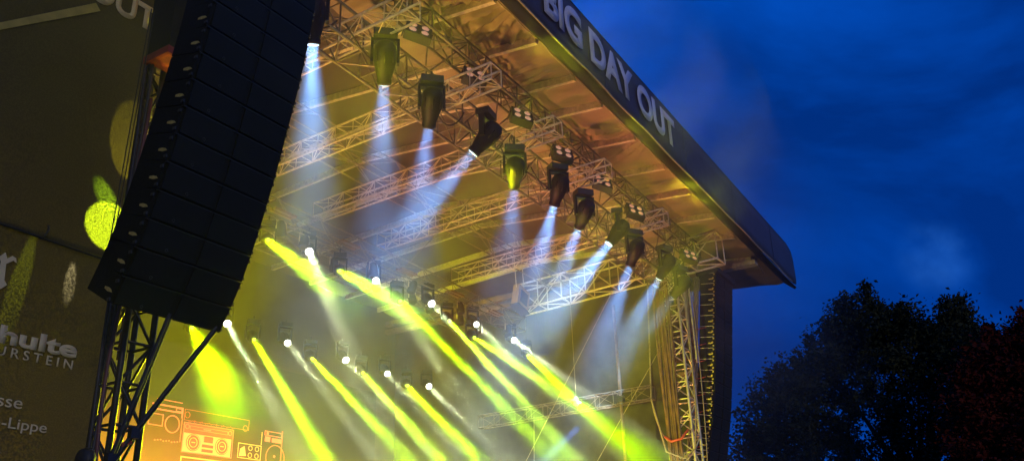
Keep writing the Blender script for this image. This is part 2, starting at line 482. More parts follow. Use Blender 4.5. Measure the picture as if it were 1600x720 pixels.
def proto_head(big):
    s = .90 if big else .72
    hd = MB()      # local: beam along -Z, lens at the origin
    hd.lathe([(.105*s, -.012*s), (.115*s, 0.0), (.118*s, .05*s), (.112*s, .07*s), (.150*s, .22*s), (.178*s, .34*s), (.182*s, .52*s), (.165*s, .60*s), (.11*s, .66*s), (.05*s, .68*s)], 20)
    for k in range(8):
        a = k * math.pi / 4
        M = Matrix.Rotation(a, 4, 'Z')
        hd.box((.178*s, -.01*s, .36*s), (.192*s, .01*s, .54*s), M)
    ln = MB(); ln.lathe([(.088*s, -.018*s), (.096*s, -.014*s)], 20)
    ring = MB(); ring.lathe([(.098*s, -.016*s), (.118*s, -.016*s), (.121*s, .01*s), (.118*s, .03*s)], 20)
    return hd, ln, ring, s
HB = {}
for big in (True, False):
    hd, ln, ring, s = proto_head(big)
    a = hd.build('head', HEADM, None, True); b = ring.build('lens_ring', SMALLB, None, True)
    c = ln.build('lens', LENSES['blue'], None, False)
    HB[big] = (a, b, c, s)

def spotlight(lens, target, big, tint, spread, power, col, label, group, hang_z, lens_r=None):
    lens = V(lens); target = V(target); d = (target - lens).normalized()
    a, b, c, s = HB[big]
    ls = random.uniform(1.0, 1.4) if tint == 'white' else (.55 if tint == 'yellow' else 1.0)
    piv = lens - d * .36 * s
    root = bpy.data.objects.new('spotlight', None); COL.objects.link(root); root.location = (piv.x, piv.y, hang_z); root.empty_display_size = .2
    tag(root, label, 'spotlight', group)
    q = (-d).to_track_quat('Z', 'Y')
    M = Matrix.Translation(lens - V(root.location)) @ q.to_matrix().to_4x4()
    h = a.copy(); COL.objects.link(h); h.parent = root; h.matrix_local = M
    r = b.copy(); COL.objects.link(r); r.parent = h; r.matrix_local = Matrix()
    l = c.copy(); l.data = c.data.copy(); l.data.materials[0] = LENSES[tint]; COL.objects.link(l); l.parent = h; l.matrix_local = Matrix.Diagonal((ls, ls, 1.6, 1))
    # yoke and base hang straight down from the truss, turned to the beam
    side = V((d.y, -d.x, 0)); side = side.normalized() if side.length > .05 else V((1, 0, 0))
    fw = V((-side.y, side.x, 0))
    base = piv + V((0, 0, .34 * s))
    Mx = Matrix(((side.x, fw.x, 0, 0), (side.y, fw.y, 0, 0), (0, 0, 1, 0), (0, 0, 0, 1)))
    L = V(root.location)
    yk = MB()
    for sg in (-1, 1):
        yk.box((sg*.205*s - .022*s, -.05*s, -.06*s), (sg*.205*s + .022*s, .05*s, .36*s), Matrix.Translation(piv - L) @ Mx)
    yk.box((-.225*s, -.06*s, .33*s), (.225*s, .06*s, .38*s), Matrix.Translation(piv - L) @ Mx)
    yk.build('yoke', HEADM, root)
    bs = MB(); bs.box((-.19*s, -.13*s, .40*s), (.19*s, .13*s, .53*s), Matrix.Translation(piv - L) @ Mx)
    bs.build('base', BLACK, root)
    if hang_z > piv.z + .55 * s:
        cl = MB(); cl.tube(piv - L + V((0, 0, .53 * s)), (0, 0, 0), .018, 6); cl.build('clamp', SMALLB, root)
    la = bpy.data.lights.new('beam_lamp', 'AREA'); la.shape = 'DISK'; la.size = 2 * (lens_r or .085 * s); la.spread = R(spread); la.energy = power; la.color = col
    lo = bpy.data.objects.new('beam_lamp', la); COL.objects.link(lo); lo.parent = root
    lo.matrix_local = Matrix.Translation(lens - L + d * .03) @ q.to_matrix().to_4x4()
    return root

FRONT = [((6.679, 7.0, 8.323), (7.41, 7.6, 6.37)), ((8.104, 7.0, 8.466), (9.239, 8.0, 7.028)), ((9.162, 7.0, 8.258), (10.329, 8.2, 6.895)), ((10.364, 7.0, 8.328), (10.087, 8.6, 6.801)), ((11.598, 7.0, 8.209), (12.954, 8.0, 7.549)), ((13.036, 7.0, 8.373), (14.105, 8.5, 6.401)), ((14.016, 7.0, 8.252), (15.104, 8.5, 6.902)), ((15.365, 7.0, 8.35), (14.334, 9.0, 5.624)), ((16.373, 7.0, 8.182), (17.457, 8.5, 6.554)), ((17.985, 7.0, 8.332), (18.424, 8.5, 6.747)), ((18.775, 7.0, 8.104), (19.6, 9.5, 6.4))]
FL = ['hanging spotlight with blue beam straight down beside the big loudspeakers',
      'hanging spotlight with pale blue beam, second along the front truss from the loudspeakers',
      'hanging spotlight with narrow blue beam, third along the front truss from the loudspeakers',
      'hanging spotlight tilted sideways, its blue beam crossing the third one',
      'hanging spotlight with short faint blue beam, above the third amber roof truss',
      'hanging spotlight with long blue beam, sixth along the front truss',
      'slim hanging spotlight with white lens and short blue beam, seventh along the front truss',
      'hanging spotlight tilted far sideways, its long blue beam merging with its neighbours',
      'hanging spotlight with wide blue beam, third from the far tower',
      'hanging spotlight with bright white lens beside the far tower top',
      'last hanging spotlight, its small blue beam falling before the lattice rack']
BP = [140, 106, 115, 110, 70, 145, 122, 160, 155, 120, 30]
for (l, tg), lab, pw in zip(FRONT, FL, BP):
    spotlight(l, tg, True, 'blue', 28, pw, (.20, .46, 1.0), lab, 'hanging spotlights along the front truss', 9.0 + rz(l[0]))

AW = [((11.755, 12.0, 8.197), (8.56, 8.0, 5.014)), ((13.817, 12.0, 8.16), (11.018, 8.0, 4.878)), ((15.857, 12.0, 8.15), (13.808, 8.0, 4.666)), ((17.762, 12.0, 8.088), (15.326, 8.0, 4.882)), ((19.595, 12.0, 8.065), (16.814, 8.0, 5.229))]
BW = [((11.952, 14.5, 7.196), (10.233, 11.0, 4.642)), ((13.706, 14.5, 7.152), (12.045, 11.0, 4.675)), ((15.667, 14.5, 7.135), (14.046, 11.0, 4.69)), ((17.267, 14.5, 7.092), (15.145, 11.0, 4.691)), ((19.063, 14.5, 7.062), (16.623, 11.0, 4.865))]
AY = [((10.663, 12.0, 8.092), (4.329, 4.0, 3.6)), ((12.671, 12.0, 8.051), (5.146, 4.0, 3.689)), ((14.675, 12.0, 7.908), (11.856, 7.0, 3.963)), ((16.613, 12.0, 7.883), (13.313, 7.0, 3.715)), ((17.666, 12.0, 7.711), (14.15, 7.5, 4.947)), ((20.32, 12.0, 7.782), (15.497, 8.0, 5.162))]
BY = [((11.077, 14.5, 6.894), (3.574, 4.2, 2.774)), ((12.723, 14.5, 7.012), (9.418, 9.0, 3.526)), ((14.528, 14.5, 6.94), (11.332, 9.0, 3.716)), ((16.32, 14.5, 6.934), (12.205, 9.0, 3.803)), ((18.128, 14.5, 6.919), (13.378, 9.0, 3.92))]
def row(lst, tint, spread, powers, col, fmt, group, dz, r=None):
    for i, (l, tg) in enumerate(lst):
        spotlight(l, tg, False, tint, spread[i] if isinstance(spread, list) else spread, powers[i] if isinstance(powers, list) else powers, col, fmt % ORD[i], group, l[2] + dz, r)
WC = (.92, 1.0, .50); YC = (.46, .92, .0)
row(AW, 'white', 3.4, 19, WC, '%s white-lensed lamp from the loudspeakers in the upper rear row', 'rear white lamps, upper row', .6)
row(BW, 'white', 3.4, 19, WC, '%s white-lensed lamp from the loudspeakers in the lower rear row', 'rear white lamps, lower row', .6)
row(AY, 'yellow', [1.3, 1.3, 2.5, 2.5, 2.5, 2.5], [52, 56, 120, 120, 106, 86], YC, '%s yellow-green beam lamp from the loudspeakers in the upper rear row', 'rear yellow-green beam lamps, upper row', .6, .05)
row(BY, 'yellow', [1.7, 2.5, 2.5, 2.5, 2.5], [95, 125, 120, 115, 110], YC, '%s yellow-green beam lamp from the loudspeakers in the lower rear row', 'rear yellow-green beam lamps, lower row', .6, .05)
for o in [x for v in HB.values() for x in v[:3]]: bpy.data.objects.remove(o)

# wide olive beams that sweep forward and up out over the crowd
def lamp_disc(name, p, tg, size, spread, power, col):
    la = bpy.data.lights.new(name, 'AREA'); la.shape = 'DISK'; la.size = size; la.spread = R(spread); la.energy = power; la.color = col
    lo = bpy.data.objects.new(name, la); COL.objects.link(lo); lo.location = p
    lo.rotation_euler = (V(tg) - V(p)).to_track_quat('-Z', 'Y').to_euler()
    return lo
OLA, OLB, OLC, OLD = (8.2, 12.7, 3.2), (11.85, 13.3, 3.3), (17.3, 13.3, 3.7), (20.0, 11.2, 3.7)
OL = [(OLA, (7.5, 6.3, 8.2)), (OLB, (10.9, 6.1, 8.8)), (OLC, (14.2, 6.1, 8.75)), (OLD, (17.6, 6.1, 8.8))]
for p_, tg in OL: lamp_disc('olive_beam_lamp', p_, tg, 1.1, 9, 80, (.52, .56, .0))
lamp_disc('blue_beam_lamp', (20.2, 10.5, 5.6), (13.5, 9.5, 2.6), .14, 5, 22, (.1, .25, 1))

# amber stage wash from the deck
def spot(name, p, tg, ang, power, col, blend=.8, rad=.15):
    la = bpy.data.lights.new(name, 'SPOT'); la.energy = power; la.color = col; la.spot_size = R(ang); la.spot_blend = blend; la.shadow_soft_size = rad
    lo = bpy.data.objects.new(name, la); COL.objects.link(lo); lo.location = p
    lo.rotation_euler = (V(tg) - V(p)).to_track_quat('-Z', 'Y').to_euler()
    return lo
AMB = (1.0, .46, .10)
for x, c, pw in ((7.6, (1, .50, .09), 800), (10.6, (1, .40, .12), 700), (14.3, (1, .28, .11), 860), (16.8, (1, .42, .08), 520), (19.3, (1, .42, .11), 700)):
    spot('deck_wash_lamp', (x, 9.6, 1.7), (x + .1, 8.0, 10), 64, pw * 1.75, c)
for p_, q_, c, pw in (((5.9, 8.0, 5.2), (9.6, 6.5, 10.3), (1, .60, .08), 620), ((10.6, 8.4, 5.0), (14.4, 6.4, 10.1), (1, .27, .12), 620), ((13.4, 8.4, 5.0), (17.0, 6.4, 10.0), (1, .45, .08), 260)):
    spot('ceiling_rake_fill', p_, q_, 34, pw, c, .9, .04)  # unseen lamps added in mid-air to bring out the ceiling folds
for x in (8, 11.5, 15, 18.5):
    spot('rear_wash_lamp', (x, 15.2, 1.7), (x, 11.0, 9.5), 70, 420, AMB)

spot('far_array_fill', (15.5, 7.7, 1.65), (20.9, 7.0, 7.0), 45, 420, (1, .55, .2))  # unseen lamp added to brighten the side of the far loudspeakers
for x, y, tx in ((19.6, 12.6, 8), (19.6, 15.6, 9), (6.2, 12.6, 17), (6.2, 15.6, 17)):
    spot('haze_fill_lamp', (x, y, 3.2), (tx, y, 4.5), 56, 17500, (.64, .66, .0))  # unseen lamps added at both sides to turn the low haze olive
for x in (16.5, 19.5):
    spot('low_backdrop_fill', (x, 16.6, 1.7), (x, 17.6, 4.0), 90, 120, (1, .42, .06))  # unseen lamps added to warm the backdrop foot beside the screen
for x in (8, 12, 16, 19.5):
    spot('backdrop_fill', (x, 16.9, 1.7), (x, 17.6, 6.0), 100, 420, (.66, .62, .0))  # unseen floods added to give the backdrop its olive tone

# ------------------------------------------------------------------ blinders on the front trusses
BLIND = [(8.504, 6.70, 9.479), (9.99, 6.70, 9.481), (11.463, 6.70, 9.44), (12.938, 6.70, 9.336), (14.616, 6.70, 9.392), (16.226, 6.70, 9.326), (19.429, 6.70, 9.263)]
BULB = emis('blinder_bulb', (1.0, .5, .34), .42)  # mild emission stands in for stage light reflected in the bulbs
proto = None
for i, p_ in enumerate(BLIND):
    if proto is None:
        t = T('blinder_light', (0, 0, 0), 'x', 'blinder light', 'four-lamp blinder lights along the front truss')
        M = Matrix.Rotation(R(-32), 4, 'X')
        mb = MB(); mb.box((-.2, -.02, -.2), (.2, .12, .2), M); t.part('housing', mb, BLACK)
        for sx in (-1, 1):
            for sz in (-1, 1):
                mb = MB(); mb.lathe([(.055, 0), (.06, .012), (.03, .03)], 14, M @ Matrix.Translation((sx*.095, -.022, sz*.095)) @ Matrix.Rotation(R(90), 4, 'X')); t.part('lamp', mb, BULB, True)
        mb = MB(); mb.box((-.225, .0, -.03), (-.205, .16, .03), M); mb.box((.205, .0, -.03), (.225, .16, .03), M); t.part('bracket', mb, SMALLB)
        proto = t.o; o = proto
    else:
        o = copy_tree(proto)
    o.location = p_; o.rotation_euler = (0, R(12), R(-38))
    o['label'] = f'black four-lamp blinder on the front truss, {ORD[i]} from the big loudspeakers'

# ------------------------------------------------------------------ hung loudspeaker arrays
def array_curve(z):           # y of the front face at a height
    pts = [(4.0, 7.13), (4.22, 7.0), (4.5, 6.84), (4.78, 6.70), (5.34, 6.5), (5.9, 6.34), (6.45, 6.2), (7.0, 6.07), (7.9, 5.93), (9, 5.88), (11, 5.88)]
    for (a, ya), (b, yb) in zip(pts, pts[1:]):
        if z <= b: return ya + (yb - ya) * (z - a) / (b - a)
    return pts[-1][1]

def far_curve(z):
    pts = [(3.4, 7.7), (4.5, 7.35), (5.84, 7.05), (6.82, 6.89), (7.96, 6.74), (9.06, 6.59), (11, 6.4)]
    for (a, ya), (b, yb) in zip(pts, pts[1:]):
        if z <= b: return ya + (yb - ya) * (z - a) / (b - a)
    return pts[-1][1]

def line_array(x0, width, depth, n, dy, label, far, array_curve=array_curve):
    zz = 4.22; t = T('line_array', (x0 + width/2, 7 + dy, 4.2), label, 'line array', 'hung loudspeaker arrays')
    for k in range(n):
        ya, yb = array_curve(zz), array_curve(zz + .27)
        tilt = math.atan2(ya - yb, .27)
        h = .283
        dz = h * math.cos(tilt)
        y0 = array_curve(zz) + dy; y1 = array_curve(zz + dz) + dy
        up = V((0, y1 - y0, dz)).normalized(); bk = V((0, up.z, -up.y))
        o = V((x0, y0, zz))
        def P(u, f, v): return o + V((u, 0, 0)) + bk * f + up * v
        def slab(mb, u0, u1, f0, f1, v0, v1, taper=0.):
            vs = [P(u0, f0, v0), P(u1, f0, v0), P(u1 - taper, f1, v0), P(u0 + taper, f1, v0), P(u0, f0, v1), P(u1, f0, v1), P(u1 - taper, f1, v1), P(u0 + taper, f1, v1)]
            mb.add(vs, [(0,3,2,1),(4,5,6,7),(0,1,5,4),(1,2,6,5),(2,3,7,6),(3,0,4,7)])
        g = .006
        mb = MB(); slab(mb, 0, width, .03, depth, g, h - g)
        cab = t.part('cabinet', mb, CAB)
        for (u0, u1) in ((.035, width/2 - .035), (width/2 + .035, width - .035)):
            mb = MB(); slab(mb, u0, u1, 0, .028, .018, h - .014); t.sub('grille', mb, GRL, cab)
        mb = MB(); slab(mb, .0, width, .004, .029, h - .012, h - .004); t.sub('edge_glint', mb, EDGE, cab)  # lighter strip stands in for the reflection along the grille edge
        mb = MB(); slab(mb, width/2 - .03, width/2 + .03, .012, .028, .02, h - .02); t.sub('waveguide', mb, CAB, cab)
        mb = MB()
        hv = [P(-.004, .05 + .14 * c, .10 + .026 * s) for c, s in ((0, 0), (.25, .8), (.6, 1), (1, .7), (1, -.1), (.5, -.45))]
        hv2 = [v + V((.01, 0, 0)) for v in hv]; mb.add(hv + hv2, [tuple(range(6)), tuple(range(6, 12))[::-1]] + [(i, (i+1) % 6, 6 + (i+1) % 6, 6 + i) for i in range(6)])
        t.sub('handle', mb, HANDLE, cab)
        mb = MB(); c = P(.30 if k % 2 == 0 else .26, -.001, .055); f = -bk
        mb.path([c + f*.004 + (V((1,0,0)) * math.cos(a) + up * math.sin(a)) * .014 for a in [i * math.pi / 6 for i in range(13)]], .0035, 5)
        t.sub('badge', mb, EDGE, cab)
        for sx in (-.012, width - .002):
            mb = MB()
            mb.box((sx, 0, 0), (sx + .014, .04, .03), Matrix.Translation(P(0, .02, .03)))
            mb.box((sx, 0, 0), (sx + .014, .04, .03), Matrix.Translation(P(0, .02, h - .07)))
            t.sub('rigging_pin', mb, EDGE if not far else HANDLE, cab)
        if far:
            mb = MB(); slab(mb, -.006, -.001, .04, depth - .02, h - .022, h - .008); t.sub('side_seam', mb, ALU, cab)
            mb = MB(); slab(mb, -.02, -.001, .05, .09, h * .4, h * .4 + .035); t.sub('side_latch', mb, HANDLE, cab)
        zz += dz
    return t, zz

la_near, ztop = line_array(4.44, 1.26, .46, 21, 0, 'huge black line of hung loudspeaker cabinets close by, before the brown banner', False)
la_far, ztop2 = line_array(20.9, 1.36, .42, 18, 0, 'far tall curved line of hung loudspeaker cabinets seen edge on against blue sky', True, far_curve)
mb = MB(); mb.box((20.88, 6.5, ztop2), (22.26, 7.1, ztop2 + .14)); la_far.part('flying_frame', mb, BLACK)
mb = MB(); mb.box((4.4, 5.9, ztop), (5.75, 6.6, ztop + .14)); la_near.part('flying_frame', mb, BLACK)
# thick cable loom down the back of the far array
mb = MB(); rnd = random.Random(5)
for k in range(5):
    pts = []
    for j in range(60):
        z = 2.4 + j * .115
        y = far_curve(max(3.4, z)) + .52 + (max(0, 4.2 - z) * .55)
        pts.append((20.88 + .05 * math.cos(k * 1.3 + j * .35) + .01 * rnd.random(), y + .05 * math.sin(k * 1.3 + j * .35), z))
    mb.path(pts, .024, 6)
la_far.part('cable_loom', mb, CABLET, True, 'twisted pale cable loom down the back')
mb = MB()
for j in range(12):
    z = 3.2 + j * .42; y = far_curve(max(3.4, z)) + .45
    mb.path([(20.86, y + .12, z + .05), (20.83, y, z - .03), (20.85, y - .14, z - .02), (20.885, y - .22, z)], .012, 5)
la_far.part('red_lead', mb, REDC, True)

# ------------------------------------------------------------------ near tower, banners, struts
tw = T('truss_tower', (5.3, 7.95, 0), 'dark truss tower standing behind the near loudspeakers beside the banner', 'truss tower', 'roof towers')
box_truss(tw, (5.32, 7.95, 0.0), (5.32, 7.95, 9.6), (.32, 0, 0), (0, .32, 0), .42, .034, .017, ALUD)
mb = MB()
for k, (dx, dy) in enumerate(((-.36, .0), (-.33, .06), (-.39, .05))):
    mb.path([(5.32 + dx + .015 * math.sin(z * 2 + k), 7.72 + dy, z) for z in [i * .3 for i in range(32)]], .016, 6)
tw.part('cable_run', mb, CABLE, True)
mb = MB(); mb.path([(4.98 + .02 * math.sin(z * 3), 7.70, z) for z in [i * .3 for i in range(24)]], .02, 6); tw.part('red_cable', mb, mat('dull_red_cable', (.16, .05, .04), .5), True)
mb = MB()
mb.lathe([(.09, -.05), (.11, 0), (.09, .05)], 14, Matrix.Translation((4.83, 7.62, 2.95)) @ Matrix.Rotation(R(90), 4, 'Y')); tw.part('winch', mb, BLACK, True)
for a, b, lab in (((5.06, 6.98, 4.28), (4.78, 7.5, 2.2), 'steep black strut from the loudspeakers down to the near tower'),
                  ((5.62, 6.98, 4.28), (4.80, 7.52, 2.6), 'slanting black strut crossing in front of the boombox screen')):
    a = V(a); b = V(b)
    st = T('support_strut', b, lab, 'strut', 'struts under the near loudspeakers')
    mb = MB(); mb.tube(a, b, .02, 8); mb.tube(a + V((.045, .02, 0)), b + V((.045, .02, 0)), .012, 6); st.part('pole', mb, BLACK)
    mid = b.lerp(a, .35); mb = MB(); mb.box((-.04, -.03, -.05), (.05, .03, .05), Matrix.Translation(mid)); st.part('clamp', mb, SMALLB)
    mid = b.lerp(a, .28); mb = MB(); mb.tube(mid + V((-.03, 0, 0)), mid + V((.07, 0, .04)), .022, 6); st.part('ratchet', mb, REDC)
ch = T('hoist_chain', (4.5, 7.3, 5.0), 'thin double hoist line hanging past the yellow spot on the banner', 'hoist line')
for dx in (0, .035):
    mb = MB(); mb.tube((4.52 + dx, 7.2, 7.6), (4.47 + dx, 7.2, 4.9), .006, 6); ch.part('line', mb, BLACK)

def banner_mat(name, col, trans, scale):
    m, nt, p = new_mat(name)
    tcn = nt.nodes.new('ShaderNodeTexCoord')
    n = nt.nodes.new('ShaderNodeTexNoise'); n.inputs['Scale'].default_value = scale; n.inputs['Detail'].default_value = 2
    nt.links.new(tcn.outputs['Object'], n.inputs['Vector'])
    big = nt.nodes.new('ShaderNodeTexNoise'); big.inputs['Scale'].default_value = 1.1; big.inputs['Detail'].default_value = 4
    nt.links.new(tcn.outputs['Object'], big.inputs['Vector'])
    cr = nt.nodes.new('ShaderNodeValToRGB')
    cr.color_ramp.elements[0].position = .42; cr.color_ramp.elements[0].color = (*[c * .14 for c in trans], 1)
    cr.color_ramp.elements[1].position = .62; cr.color_ramp.elements[1].color = (*trans, 1)
    nt.links.new(n.outputs['Fac'], cr.inputs['Fac'])
    cb = nt.nodes.new('ShaderNodeValToRGB')
    cb.color_ramp.elements[0].color = (*[c * .7 for c in col], 1); cb.color_ramp.elements[1].color = (*[c * 1.3 for c in col], 1)
    nt.links.new(big.outputs['Fac'], cb.inputs['Fac'])
    nt.links.new(cb.outputs['Color'], p.inputs['Base Color']); p.inputs['Roughness'].default_value = .8
    tr = nt.nodes.new('ShaderNodeBsdfTranslucent'); nt.links.new(cr.outputs['Color'], tr.inputs['Color'])
    ad = nt.nodes.new('ShaderNodeAddShader')
    nt.links.new(p.outputs[0], ad.inputs[0]); nt.links.new(tr.outputs[0], ad.inputs[1])
    nt.links.new(ad.outputs[0], nt.nodes['Material Output'].inputs['Surface'])
    return m
BANU = banner_mat('upper_scrim_mesh', (.034, .026, .005), (.026, .022, .012), 62)
BANL = banner_mat('lower_scrim_mesh', (.055, .044, .008), (.026, .022, .012), 62)
def sheet(x0, x1, z0, z1, y, nx=60, nz=30, amp=.02, seed=0):
    mb = MB(); r = random.Random(seed); p1, p2 = r.uniform(0, 6), r.uniform(0, 6)
    for j in range(nz + 1):
        for i in range(nx + 1):
            x = x0 + (x1 - x0) * i / nx; z = z0 + (z1 - z0) * j / nz
            mb.v.append((x, y + amp * math.sin(x * 2.1 + p1) * math.sin(z * .9 + p2) + amp * .3 * math.sin(z * 5 + x), z))
    for j in range(nz):
        for i in range(nx):
            a = j * (nx + 1) + i; mb.f.append((a, a + 1, a + nx + 2, a + nx + 1))
    return mb
ub = T('wing_banner', (2.5, 8.6, 5.35), 'dark brown upper wing banner with part of the word OUT and a yellow stripe', 'banner')
ub.part('cloth', sheet(-3.5, 5.62, 5.33, 9.6, 8.64, seed=1, amp=.012), BANU, True)
text_mesh('lettering', 'BIG DAY OUT', 2.75, 5.50, 8.425, 8.785, 8.615, LETTERD, ub, .035, .003)
STR = mat('yellow_printed_stripe', (.50, .42, .10), .75, 0, .2, 6)
mb = MB(); mb.add([(3.2, 8.612, 7.07), (3.2, 8.612, 6.99), (4.754, 8.612, 8.322), (4.683, 8.612, 8.395), (3.2, 8.618, 7.07), (3.2, 8.618, 6.99), (4.754, 8.618, 8.322), (4.683, 8.618, 8.395)], [(0,1,2,3),(7,6,5,4),(0,4,5,1),(1,5,6,2),(2,6,7,3),(3,7,4,0)])
ub.part('stripe', mb, STR)
lb = T('sponsor_banner', (2.5, 8.6, 1.4), 'olive-brown lower wing banner printed with pale sponsor lettering', 'banner')
lb.part('cloth', sheet(-3.5, 5.62, 1.4, 5.35, 8.67, seed=2, amp=.012), BANL, True)
mb = MB(); mb.path([(x, 8.63, 5.31 + .015 * math.sin(x * 2)) for x in [-3.5 + .2 * i for i in range(46)]], .014, 6); lb.part('top_hem', mb, VAL, True)
for x in (4.6, 5.32, 3.88):
    mb = MB(); mb.path([(x, 8.62, 5.30), (x + .01, 8.60, 5.36), (x + .03, 8.60, 5.42), (x + .02, 8.61, 5.46)], .012, 6); lb.part('hook', mb, BLACK, True)
text_mesh('large_lettering', 'Schulte', 3.98, 5.19, 4.125, 4.315, 8.635, LETTERD, lb, .04, .003)
text_mesh('spaced_lettering', 'URSTEIN', 4.36, 5.165, 4.005, 4.105, 8.635, LETTERD, lb, .008, .003, 0, -1, 1.5)
text_mesh('street_lettering', 'sse', 4.465, 4.715, 3.525, 3.605, 8.635, LETTERD, lb, 0, .003)
text_mesh('place_lettering', 'n-Lippe', 4.46, 5.005, 3.295, 3.43, 8.635, LETTERD, lb, 0, .003)
# black-letter r
mb = MB()
pl = [(4.225, 4.62), (4.29, 4.67), (4.335, 4.72), (4.30, 4.76), (4.285, 4.93), (4.315, 4.955), (4.35, 4.985), (4.385, 4.97), (4.37, 5.02), (4.33, 5.03), (4.285, 4.99), (4.255, 5.045), (4.20, 4.98), (4.23, 4.94), (4.23, 4.76), (4.19, 4.70)]
k = len(pl)
mb.add([(x, 8.632, z) for x, z in pl] + [(x, 8.637, z) for x, z in pl], [tuple(range(k)), tuple(range(k, 2*k))[::-1]] + [(i, k + i, k + (i+1) % k, (i+1) % k) for i in range(k)])
lb.part('blackletter', mb, LETTERD)
# black hung box; red light underneath is put into the plate and rim colours
wf = T('flown_cabinet', (5.24, 7.8, 7.34), 'black hung box above the yellow spot, its underside coloured as lit dull red', 'hung box')
mb = MB(); mb.box((4.89, 7.35, 7.40), (5.85, 7.76, 9.75)); wf.part('case', mb, CAB)
mb = MB(); mb.box((4.92, 7.38, 7.335), (5.82, 7.73, 7.395)); wf.part('underside', mb, mat('red_lit_plate', (.55, .13, .05), .6, .2, .3, 8))
mb = MB(); mb.box((4.87, 7.33, 7.31), (5.87, 7.37, 7.40)); mb.box((4.87, 7.37, 7.31), (4.91, 7.76, 7.40)); wf.part('rim', mb, mat('red_lit_rim', (.4, .06, .04), .5, .2, .2, 8))
mb = MB(); mb.box((5.63, 8.55, 4.2), (5.72, 8.60, 7.5)); wf.part('flap', mb, mat('brown_flap', (.25, .10, .04), .8, 0, .3, 5))
spot('red_wash_lamp', (5.6, 7.65, 4.9), (5.2, 7.55, 7.36), 24, 18, (1, .35, .12), .6)
# lamps behind the scrim
spot('scrim_lamp', (5.75, 10.6, 4.0), (5.46, 8.64, 6.8), 10.5, 6000, (.95, .85, .05), .25, .012)
spot('scrim_lamp', (6.0, 11.5, 5.3), (5.33, 8.64, 5.70), 11.5, 30000, (.66, 1, .02), .2, .012)
spot('scrim_lamp', (6.1, 9.4, 4.95), (5.24, 8.64, 6.03), 9.5, 5200, (.5, 1, .02), .7, .012)
spot('scrim_lamp', (4.7, 9.0, 7.2), (4.45, 8.64, 4.6), 5, 6000, (.7, .9, .02), .5, .012)
spot('scrim_lamp', (5.0, 9.1, 6.4), (5.0, 8.64, 4.85), 5.5, 3200, (1, .95, .75), .5, .012)
spot('scrim_lamp', (4.2, 11.5, 1.6), (4.6, 8.64, 4.2), 75, 600, (1, .60, .04), 1, .012)

# ------------------------------------------------------------------ far side: tower, pole, rack, side wall
tf = T('truss_tower', (20.3, 7.7, 0), 'far truss tower wrapped in amber-lit cable drapes beside the edge-on loudspeakers', 'truss tower', 'roof towers')
box_truss(tf, (20.32, 7.62, 0.0), (20.32, 7.62, 9.3), (.5, 0, 0), (0, .5, 0), .42, .034, .016, ALU)
mb = MB()
for k in range(9):
    yy = 7.98 - .045 * k
    mb.path([(19.98 + .03 * math.sin(k * 2.1 + z * 1.4), yy + .02 * math.sin(z * 1.1 + k), z) for z in [i * .3 for i in range(31)]], .03, 6)
tf.part('cable_bundle', mb, WOODY, True, 'thick amber bundle of cables down the tower edge')
mb = MB(); mb.path([(19.95, 8.1, 9.0), (19.96, 8.3, 6.0), (19.93, 8.02, 4.7), (19.93, 7.6, 4.5), (19.95, 7.3, 4.7), (19.97, 7.18, 5.6), (20.0, 7.1, 8.8)], .022, 8); tf.part('cable_loop', mb, CABLET, True)
mb = MB(); mb.path([(19.9, 8.02, 5.05), (19.88, 7.85, 4.92), (19.88, 7.6, 4.95), (19.9, 7.4, 5.15)], .03, 8); tf.part('red_strap', mb, REDC, True)
for i, (a, b, c_, lab) in enumerate((((20, 8.3, 6.3), (20, 8.35, 5.4), (20, 7.95, 4.9), 'thin slack cable from the side rail truss to the far tower'),
                                    ((20.1, 7.0, 8.6), (20.1, 6.98, 6.0), (20.1, 7.1, 4.3), 'thin dark cable dropping between the far tower and the side wall'))):
    a, b, c_ = V(a), V(b), V(c_)
    mb = MB(); mb.path([a.lerp(b, u).lerp(b.lerp(c_, u), u) for u in [k / 14 for k in range(15)]], .014, 6)
    tag(mb.build('cable', CABLET, None, True), lab, 'cable', 'loose cables at the far tower')
pl_ = T('tall_pole', (20, 9.14, 0), 'tall thin amber pole standing at the far stage side', 'pole')
mb = MB(); mb.tube((20, 9.14, 1.5), (20, 9.14, 8.6), .04, 10); pl_.part('tube', mb, WOODY, True)
mb = MB(); mb.box((19.93, 9.05, 6.05), (20.07, 9.23, 6.2)); pl_.part('coupler', mb, SMALLB)
for a, b, lab in (((20, 9.2, 8.9), (20, 12.4, 4.3), 'long thin wire slanting down behind the blue smoke to the side rail'),
                  ((20, 7.9, 7.3), (20, 10.2, 4.3), 'thin wire from the far tower slanting down across the pole'),
                  ((19.6, 10.2, 9.2), (19.6, 10.2, 6.2), 'thin hanging wire with a small fitting at its end in blue smoke'),
                  ((13.2, 9.0, 9.1), (11.9, 9.6, 7.4), 'thin wire slanting from the roof beside the yellow-green haze'),
                  ((20, 11.7, 6.0), (20, 11.9, 1.5), 'faint vertical wire below the end of the side rail truss')):
    mb = MB(); mb.tube(a, b, .007, 5); tag(mb.build('guy_wire', ALUX), lab, 'wire', 'thin wires over the stage')
t = T('hanging_fitting', (19.6, 10.2, 6.2), 'small amber-lit fitting hanging on a wire in the blue smoke', 'fitting')
mb = MB(); mb.lathe([(.03, -.12), (.07, -.08), (.07, .06), (.03, .12)], 10, Matrix.Translation((19.6, 10.2, 6.15))); t.part('body', mb, ALU)
mb = MB(); mb.box((19.35, 10.18, 6.13), (19.85, 10.22, 6.17)); t.part('crossbar', mb, ALU)

